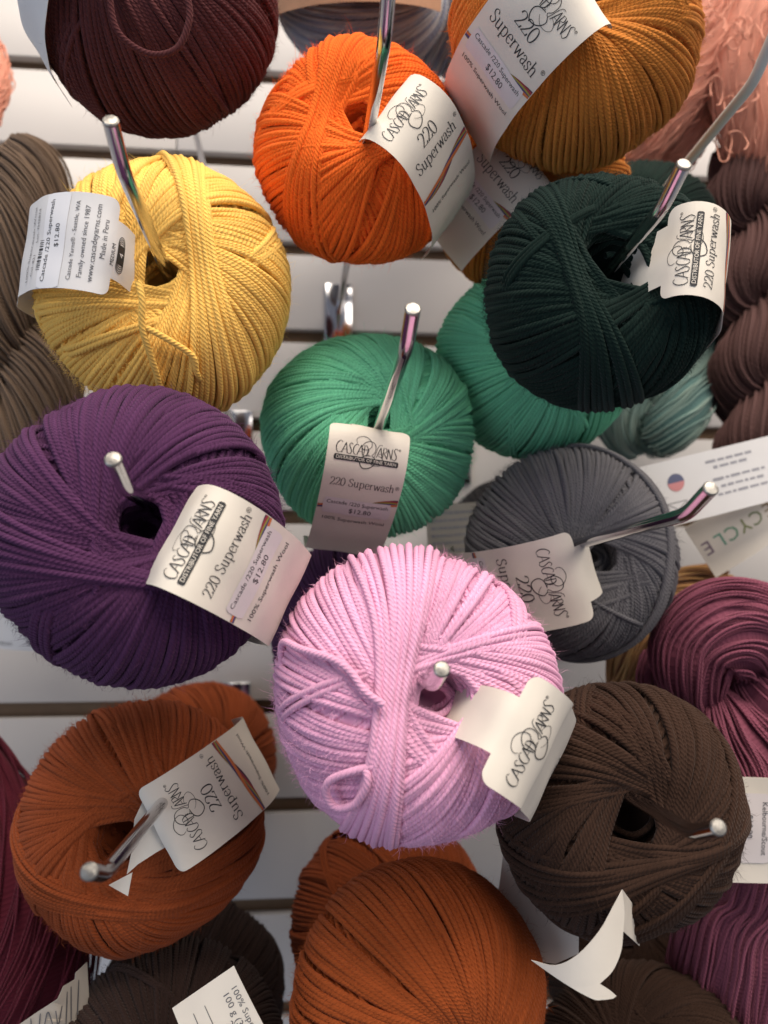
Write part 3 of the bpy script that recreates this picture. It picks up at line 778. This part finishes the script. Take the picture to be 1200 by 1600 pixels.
P = np.array(lps)-so0; Nn = np.zeros_like(P); Nn[..., 1] = -1
link('loose_loops', mesh_np('loose_loops', *tubes(P, .00042, Nn, 5, rs)), SALMON, sal)
hank('salmon hank end just showing at the left edge above the taupe hank', [([(-30, 60, -.1), (-12, 120, -.1), (-20, 190, -.1)], [.012, .012, .008], {})], SALMON, n=30, yr=.0005, twist=2.0, M=40, frizz=.0004)
TEAL = wool('teal', (128, 152, 146), plies=2, pitch=.003, bump=.6, sheen=.5, stops=[(88, 118, 116), (132, 156, 150), (160, 176, 164)])
hank('pale teal hank end below the dark green ball', [
    ([(1010, 520, -.10), (985, 600, -.11), (972, 650, -.11), (985, 690, -.10), (1000, 690, -.07)], [.018, .019, .018, .013, .002], {}),
    ([(1085, 520, -.11), (1078, 600, -.12), (1062, 645, -.13), (1030, 680, -.12), (1010, 672, -.07)], [.016, .018, .019, .016, .002], {})], TEAL, n=40, yr=.0006, twist=2.6, M=60)
GOLDT = wool('tan', (176, 134, 88), plies=3, pitch=.005, stops=[(110, 74, 56), (172, 128, 84), (196, 158, 106)])
hank('tan hank behind the plum hank', [([(1120, 915, -.14), (1055, 945, -.16), (1008, 1000, -.17), (990, 1075, -.16)], [.014, .019, .021, .015], {})], GOLDT, n=60, yr=.0010, twist=2.4, M=50)
PLUM = wool('plum', (132, 74, 92), plies=3, pitch=.006, sheen=.4)
hank('plum purple hank on a white peg at the right edge', [
    ([(1116, 1112, -.235), (1090, 1076, -.238), (1082, 1026, -.24), (1118, 990, -.24), (1175, 985, -.235), (1250, 1010, -.23)], [.006, .015, .021, .025, .025, .022], {'twist': 2.2, 'n': 96, 'M': 60}),
    ([(1112, 1108, -.232), (1072, 1092, -.225), (1040, 1060, -.21), (1025, 1020, -.2)], [.008, .016, .015, .008], {'twist': 1.4, 'n': 56}),
    ([(1150, 1075, -.22), (1190, 1090, -.23), (1250, 1100, -.23)], [.016, .024, .024], {'twist': 1.4, 'n': 60}),
    ([(1108, 1085, -.235), (1130, 1140, -.24), (1165, 1200, -.24), (1185, 1290, -.24), (1180, 1390, -.235), (1160, 1460, -.23), (1150, 1560, -.22), (1160, 1640, -.21)], [.009, .020, .029, .030, .026, .030, .032, .028], {'twist': 1.2, 'n': 110, 'M': 70})], PLUM, n=70, yr=.0008)
BURG = wool('burgundy', (96, 36, 50), plies=2, pitch=.004, var=.3)
burg, burg_o = hank('burgundy hank in shade at the bottom left corner', [
    ([(-70, 1180, -.14), (-10, 1300, -.16), (25, 1400, -.17), (35, 1490, -.17), (20, 1640, -.16)], [.022, .030, .034, .036, .034], {})], BURG, n=110, yr=.0006, twist=2.2, M=80)

# blue-grey variegated ball with kraft band, top centre
VAR = wool('variegated', (130, 134, 146), plies=2, pitch=.006, var=.3, stops=[(96, 96, 108), (132, 140, 160), (176, 176, 178), (120, 116, 128)])
vb = ball((565, -50), 150, None, 'blue-grey variegated ball with a brown kraft band at the top edge', 'variegated', (130, 134, 146), R=.062, hoff=(.93, .12), flat=1.0,
          seed=51, mat=VAR, yr=.0013, fuzz=800, hole=.012, group=G_BACK, kap=.2)
L = band(vb, D2(180), .078, .45, notab=True, prof=[(.3, 1.02), (.6, .94), (.9, .62), (1.06, .25), (1.09, -.1), (.98, -.5), (.75, -.82), (.4, -1.02)], mat=KRAFT, rc=.002, xo=.001)
def sideways(tx, x0, s_, size):
    V, f, _ = sans2d(tx); link('lettering', mesh_np('lettering', L.mp(x0-V[:, 1]*size, s_-V[:, 0]*size, .0002), f, smooth=False), INK, L.o)
sideways('NTS', .026, .097, .016)
back((735, -10), 120, (735, -60), 'grey variegated ball behind the golden brown ball', 'variegated', (130, 134, 146), 52, mat=VAR)

# ------------------------------------------------------------------ paper tags and torn bands
import bmesh
def poly_sheet(name, pts, fn, mat, parent, inv=None, cuts=3, thick=.00025):
    bm = bmesh.new(); vs = [bm.verts.new((x, y, 0)) for x, y in pts]; bm.faces.new(vs)
    bmesh.ops.triangulate(bm, faces=bm.faces[:]); bmesh.ops.subdivide_edges(bm, edges=bm.edges[:], cuts=cuts, use_grid_fill=True)
    for v in bm.verts:
        p = fn(v.co.x, v.co.y); p = Vector(p)
        v.co = inv @ p if inv is not None else p
    bmesh.ops.recalc_face_normals(bm, faces=bm.faces[:])
    me = bpy.data.meshes.new(name); bm.to_mesh(me); bm.free()
    for p in me.polygons: p.use_smooth = True
    o = link(name, me, mat, parent); so = o.modifiers.new('thick', 'SOLIDIFY'); so.thickness = thick; so.offset = 0; es = o.modifiers.new('crisp', 'EDGE_SPLIT'); es.split_angle = R_(50)
    return o
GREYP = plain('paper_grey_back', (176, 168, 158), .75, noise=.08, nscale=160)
# rust ball's torn tab
fn = lambda x, y: ball_point(ru, x, y, .0075 + .0012*math.sin(x*.09+y*.05))
poly_sheet('torn_tab', [(252, 1226), (226, 1246), (210, 1280), (207, 1325), (198, 1366), (216, 1350), (244, 1332), (262, 1322), (285, 1316)], fn, PAPER, ru.root)
poly_sheet('torn_tip', [(170, 1383), (207, 1363), (200, 1400)], fn, PAPER, ru.root)
# brown ball's torn band
fa = lambda x, y: at(x, y, -.345 - .016*math.sin((x-830)/170*2.4))
def outline(*segs):
    out = []
    for sg in segs:
        c = catmull(sg, max(2, 4*(len(sg)-1)+1)) if len(sg) > 2 else np.array(sg, float)
        out += [tuple(p) for p in c[:-1]]
    return out
poly_sheet('torn_band', outline([(830, 1500), (868, 1508), (903, 1491), (936, 1455), (956, 1420), (972, 1390)], [(972, 1390), (975.5, 1425), (973.5, 1456), (970, 1487), (957, 1517), (937, 1537)], [(937, 1537), (954, 1548), (963, 1556)], [(963, 1556), (958, 1560)], [(958, 1560), (942, 1562), (924, 1560), (880, 1535), (830, 1500)]), fa, PAPER, bn.root, bn.Mi)
ff = lambda x, y: at(x, y, fa(972, 1420)[1]+.0002 + .0012*max(0, x-972))
poly_sheet('torn_flap', [(972.5, 1390), (988, 1412), (996, 1440), (999, 1478), (973.5, 1455), (975.5, 1425)], ff, PAPER, bn.root, bn.Mi)
fb = lambda x, y: at(x, y, -.27 - .0002*(x-780))
poly_sheet('torn_band_back', [(786, 1338), (812, 1370), (850, 1396), (905, 1415), (904, 1490), (868, 1506), (828, 1500), (796, 1470), (778, 1400)], fb, PAPER, bn.root, bn.Mi)

class Sheet: pass
def sheet(name, label, cx, cy, Y, ang, wpx, hpx, mat, bow=.0, tilt=0.0, taper=None, cat='paper tag', group=None, own=True, parent=None):
    """flat tag: centre pixel, size in pixels, text direction ang (deg, 0 = right)"""
    B = Sheet(); d = (Y-CAM[1])/ray(cx, cy)[1]; k = d/F; c = at(cx, cy, Y)
    ex = rgt*math.cos(R_(ang))+upv*math.sin(R_(ang)); ey = -rgt*math.sin(R_(ang))+upv*math.cos(R_(ang)); ez = -fwd
    ex = nrm(ex + ez*tilt)
    w_, h_ = wpx*k, hpx*k
    def mp(x, s, off=0.0):
        x = np.asarray(x, float); s = np.asarray(s, float)
        o = off + bow*(1-(2*x/w_)**2) + .0003*np.sin(x*180+s*90)
        return x[..., None]*ex - (s-h_/2)[..., None]*ey + o[..., None]*ez
    root = empty(name, loc=c)
    if own: tag(root, label, cat, group)
    B.mp, B.w, B.h = mp, w_, h_
    X, S_ = np.meshgrid(np.linspace(-w_/2, w_/2, 20), np.linspace(0, h_, 8)); P = mp(X, S_).reshape(-1, 3)
    ix = np.arange(160).reshape(8, 20); q = np.stack([ix[:-1, :-1], ix[1:, :-1], ix[1:, 1:], ix[:-1, 1:]], -1).reshape(-1, 4)
    B.o = link('paper', mesh_np('paper', P, q), mat, root); so = B.o.modifiers.new('thick', 'SOLIDIFY'); so.thickness = .0002; so.offset = -1; es = B.o.modifiers.new('crisp', 'EDGE_SPLIT'); es.split_angle = R_(50)
    B.root = root
    return B
def line(B, txt, x, s, width=None, size=None, mat=INKG, flip=False):
    V, f, _ = sans2d(txt); put(B, 'lettering', V, f, x*B.w, s*B.h, (size or .1)*B.h, width=None if width is None else width*B.w, mat=mat, flip=flip)
def greek(B, x0, x1, s, h, seed):
    r = random.Random(seed); x = x0; ps = []
    while x < x1-.01:
        wd = min(r.uniform(.02, .07), x1-x); V, f = rect2(wd*B.w, h*B.h*r.uniform(.7, 1.0), 3, 2); ps.append((V+np.array([(x+wd/2)*B.w, 0]), f)); x += wd+.012
    put(B, 'text_line', *join2(ps), 0, s*B.h, 1, mat=PALEINK, center=False)
PALEINK = plain('ink_pale', (146, 146, 154), .6)
T = sheet('paper_tag', 'white printed paper tag with a round emblem right of the grey ball', 1120, 752, -.20, 13.5, 270, 100, PAPERW, bow=.004, tilt=-.15)
for i, (x0, x1, ss) in enumerate(((-.06, .24, .17), (-.02, .22, .27), (-.04, .30, .46), (.0, .28, .58), (-.03, .30, .70), (.36, .5, .2), (.38, .5, .34), (.40, .5, .62))): greek(T, x0, x1, ss, .045, i)
t = np.linspace(0, 2*math.pi, 21)[:-1]
for nm, sg, rgb in (('emblem', 1, (92, 96, 124)), ('emblem', -1, (196, 132, 134))):
    V = np.array([(0, 0)]+[(math.cos(a), sg*math.sin(a)) for a in np.linspace(0, math.pi, 14)]); f = np.array([(0, i, i+1) for i in range(1, 14)])
    put(T, nm, V, f, -.26*T.w, .36*T.h, .0052, mat=plain('emblem_ink_%d' % sg, rgb), center=False)
for a, b_ in (((-.34, .66), (-.22, .66)), ((-.34, .9), (-.22, .9)), ((-.34, .66), (-.34, .9)), ((-.22, .66), (-.22, .9)), ((-.34, .66), (-.22, .9)), ((-.34, .9), (-.22, .66))):
    V, f = stroke([(a[0]*T.w, -a[1]*T.h), (b_[0]*T.w, -b_[1]*T.h)], .0004, n=6); put(T, 'care_symbol', V, f, 0, 0, 1, mat=INKG, center=False)
T = sheet('paper_tag', 'cream tag lettered RECYCLE in muted colours hanging below the white tag', 1165, 818, -.18, 213, 170, 92, PAPER, bow=.002)
GCOL = [plain('ink_r%d' % i, c) for i, c in enumerate(((150, 130, 100), (150, 130, 100), (120, 130, 90), (130, 136, 84), (100, 150, 120), (88, 150, 128), (120, 100, 118)))]
for i, ch in enumerate('RECYCLE'):
    V, f, _ = sans2d(ch); put(T, 'lettering', V, f, (-.36+.13*i)*T.w, .62*T.h, .34*T.h, mat=GCOL[i])
T = sheet('paper_tag', 'cream band with a price sticker round the plum hank', 1195, 1298, -.285, -92, 165, 105, PAPER, bow=.0, tilt=.0)
put(T, 'price_sticker', *rect2(.66*T.w, .5*T.h, 8, 6, .03*T.h), -.02*T.w, .66*T.h, 1, mat=STICK, off=.0003)
V, f, _ = sans2d('Kelbourne/Scout'); put(T, 'lettering', V, f, -.02*T.w, .55*T.h, 1, width=.5*T.w, mat=INKG, off=.0005)
V, f, _ = sans2d('$18.90'); put(T, 'lettering', V, f, -.04*T.w, .78*T.h, 1, width=.22*T.w, mat=INKG, off=.0005)
T = sheet('paper_tag', 'white paper tag between the taupe hank and purple ball', -20, 850, -.13, -5, 80, 240, PAPERW)
T = sheet('paper_tag', 'white strip of paper low behind the purple ball', 40, 985, -.07, -4, 250, 62, PAPERW, bow=.002)
line(T, '100% Pima Cotton', -.24, .90, .34)
bl = bpy.data.objects.get('burgundy_root')
fz = lambda x, y: at(x, y, -.272+.00025*max(0, x-90))
BI = Matrix.Translation(-Vector(burg_o))
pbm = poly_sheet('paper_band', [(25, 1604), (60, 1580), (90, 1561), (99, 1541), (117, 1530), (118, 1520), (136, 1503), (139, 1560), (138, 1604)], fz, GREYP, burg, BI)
for pts in ([(50, 1604), (49, 1590)], [(62, 1604), (64, 1582)], [(70, 1602), (76, 1580), (84, 1602)], [(88, 1578), (92, 1600), (98, 1570)], [(104, 1600), (106, 1548)], [(112, 1600), (112, 1540)], [(121, 1600), (124, 1530)]):
    V, f = stroke(pts, 2.0, n=14); V3 = np.array([np.array(fz(x, y))-burg_o+np.array([0, -.0007, 0]) for x, y in V]); link('lettering', mesh_np('lettering', V3, f, smooth=False), INKG, pbm)
T = sheet('paper_tag', 'white card on the wall between the burgundy hank and the espresso ball', 150, 1535, -.03, 84, 120, 60, PAPERW)
T = sheet('paper_tag', 'cream band on the espresso ball at the bottom edge', 366, 1630, -.325, -55, 190, 120, PAPER, bow=.003, tilt=.2)
for tx, x, ss, wd in (('100% Superwash', -.12, .16, .5), ('100 g (3.5 oz)', -.14, .30, .44), ('20 st', -.10, .42, .16), ('US 6', -.10, .53, .15), ('13', -.08, .70, .06), ('Ma', -.24, .90, .09)): line(T, tx, x, ss, wd)
for ss in (.58, .76):
    V, f = stroke([(-.38*T.w, 0), (.3*T.w, 0)], .0004, n=8); put(T, 'rule', V, f, 0, ss*T.h, 1, mat=INKG, center=False)
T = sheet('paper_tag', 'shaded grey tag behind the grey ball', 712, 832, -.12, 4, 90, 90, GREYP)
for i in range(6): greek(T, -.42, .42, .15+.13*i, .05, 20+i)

G_W = 'white coated pegs'
peg((1215, 40), 'long white coated peg rising at the upper right over the salmon hank', Ytip=-.33, mat=WHITEROD, rad=.0026, group=G_W, plate=False, out=.020, up=.013)
peg(None, 'white coated peg through the plum hank', base_px=(1000, 1003), mat=WHITEROD, rad=.0026, group=G_W, plate=False)
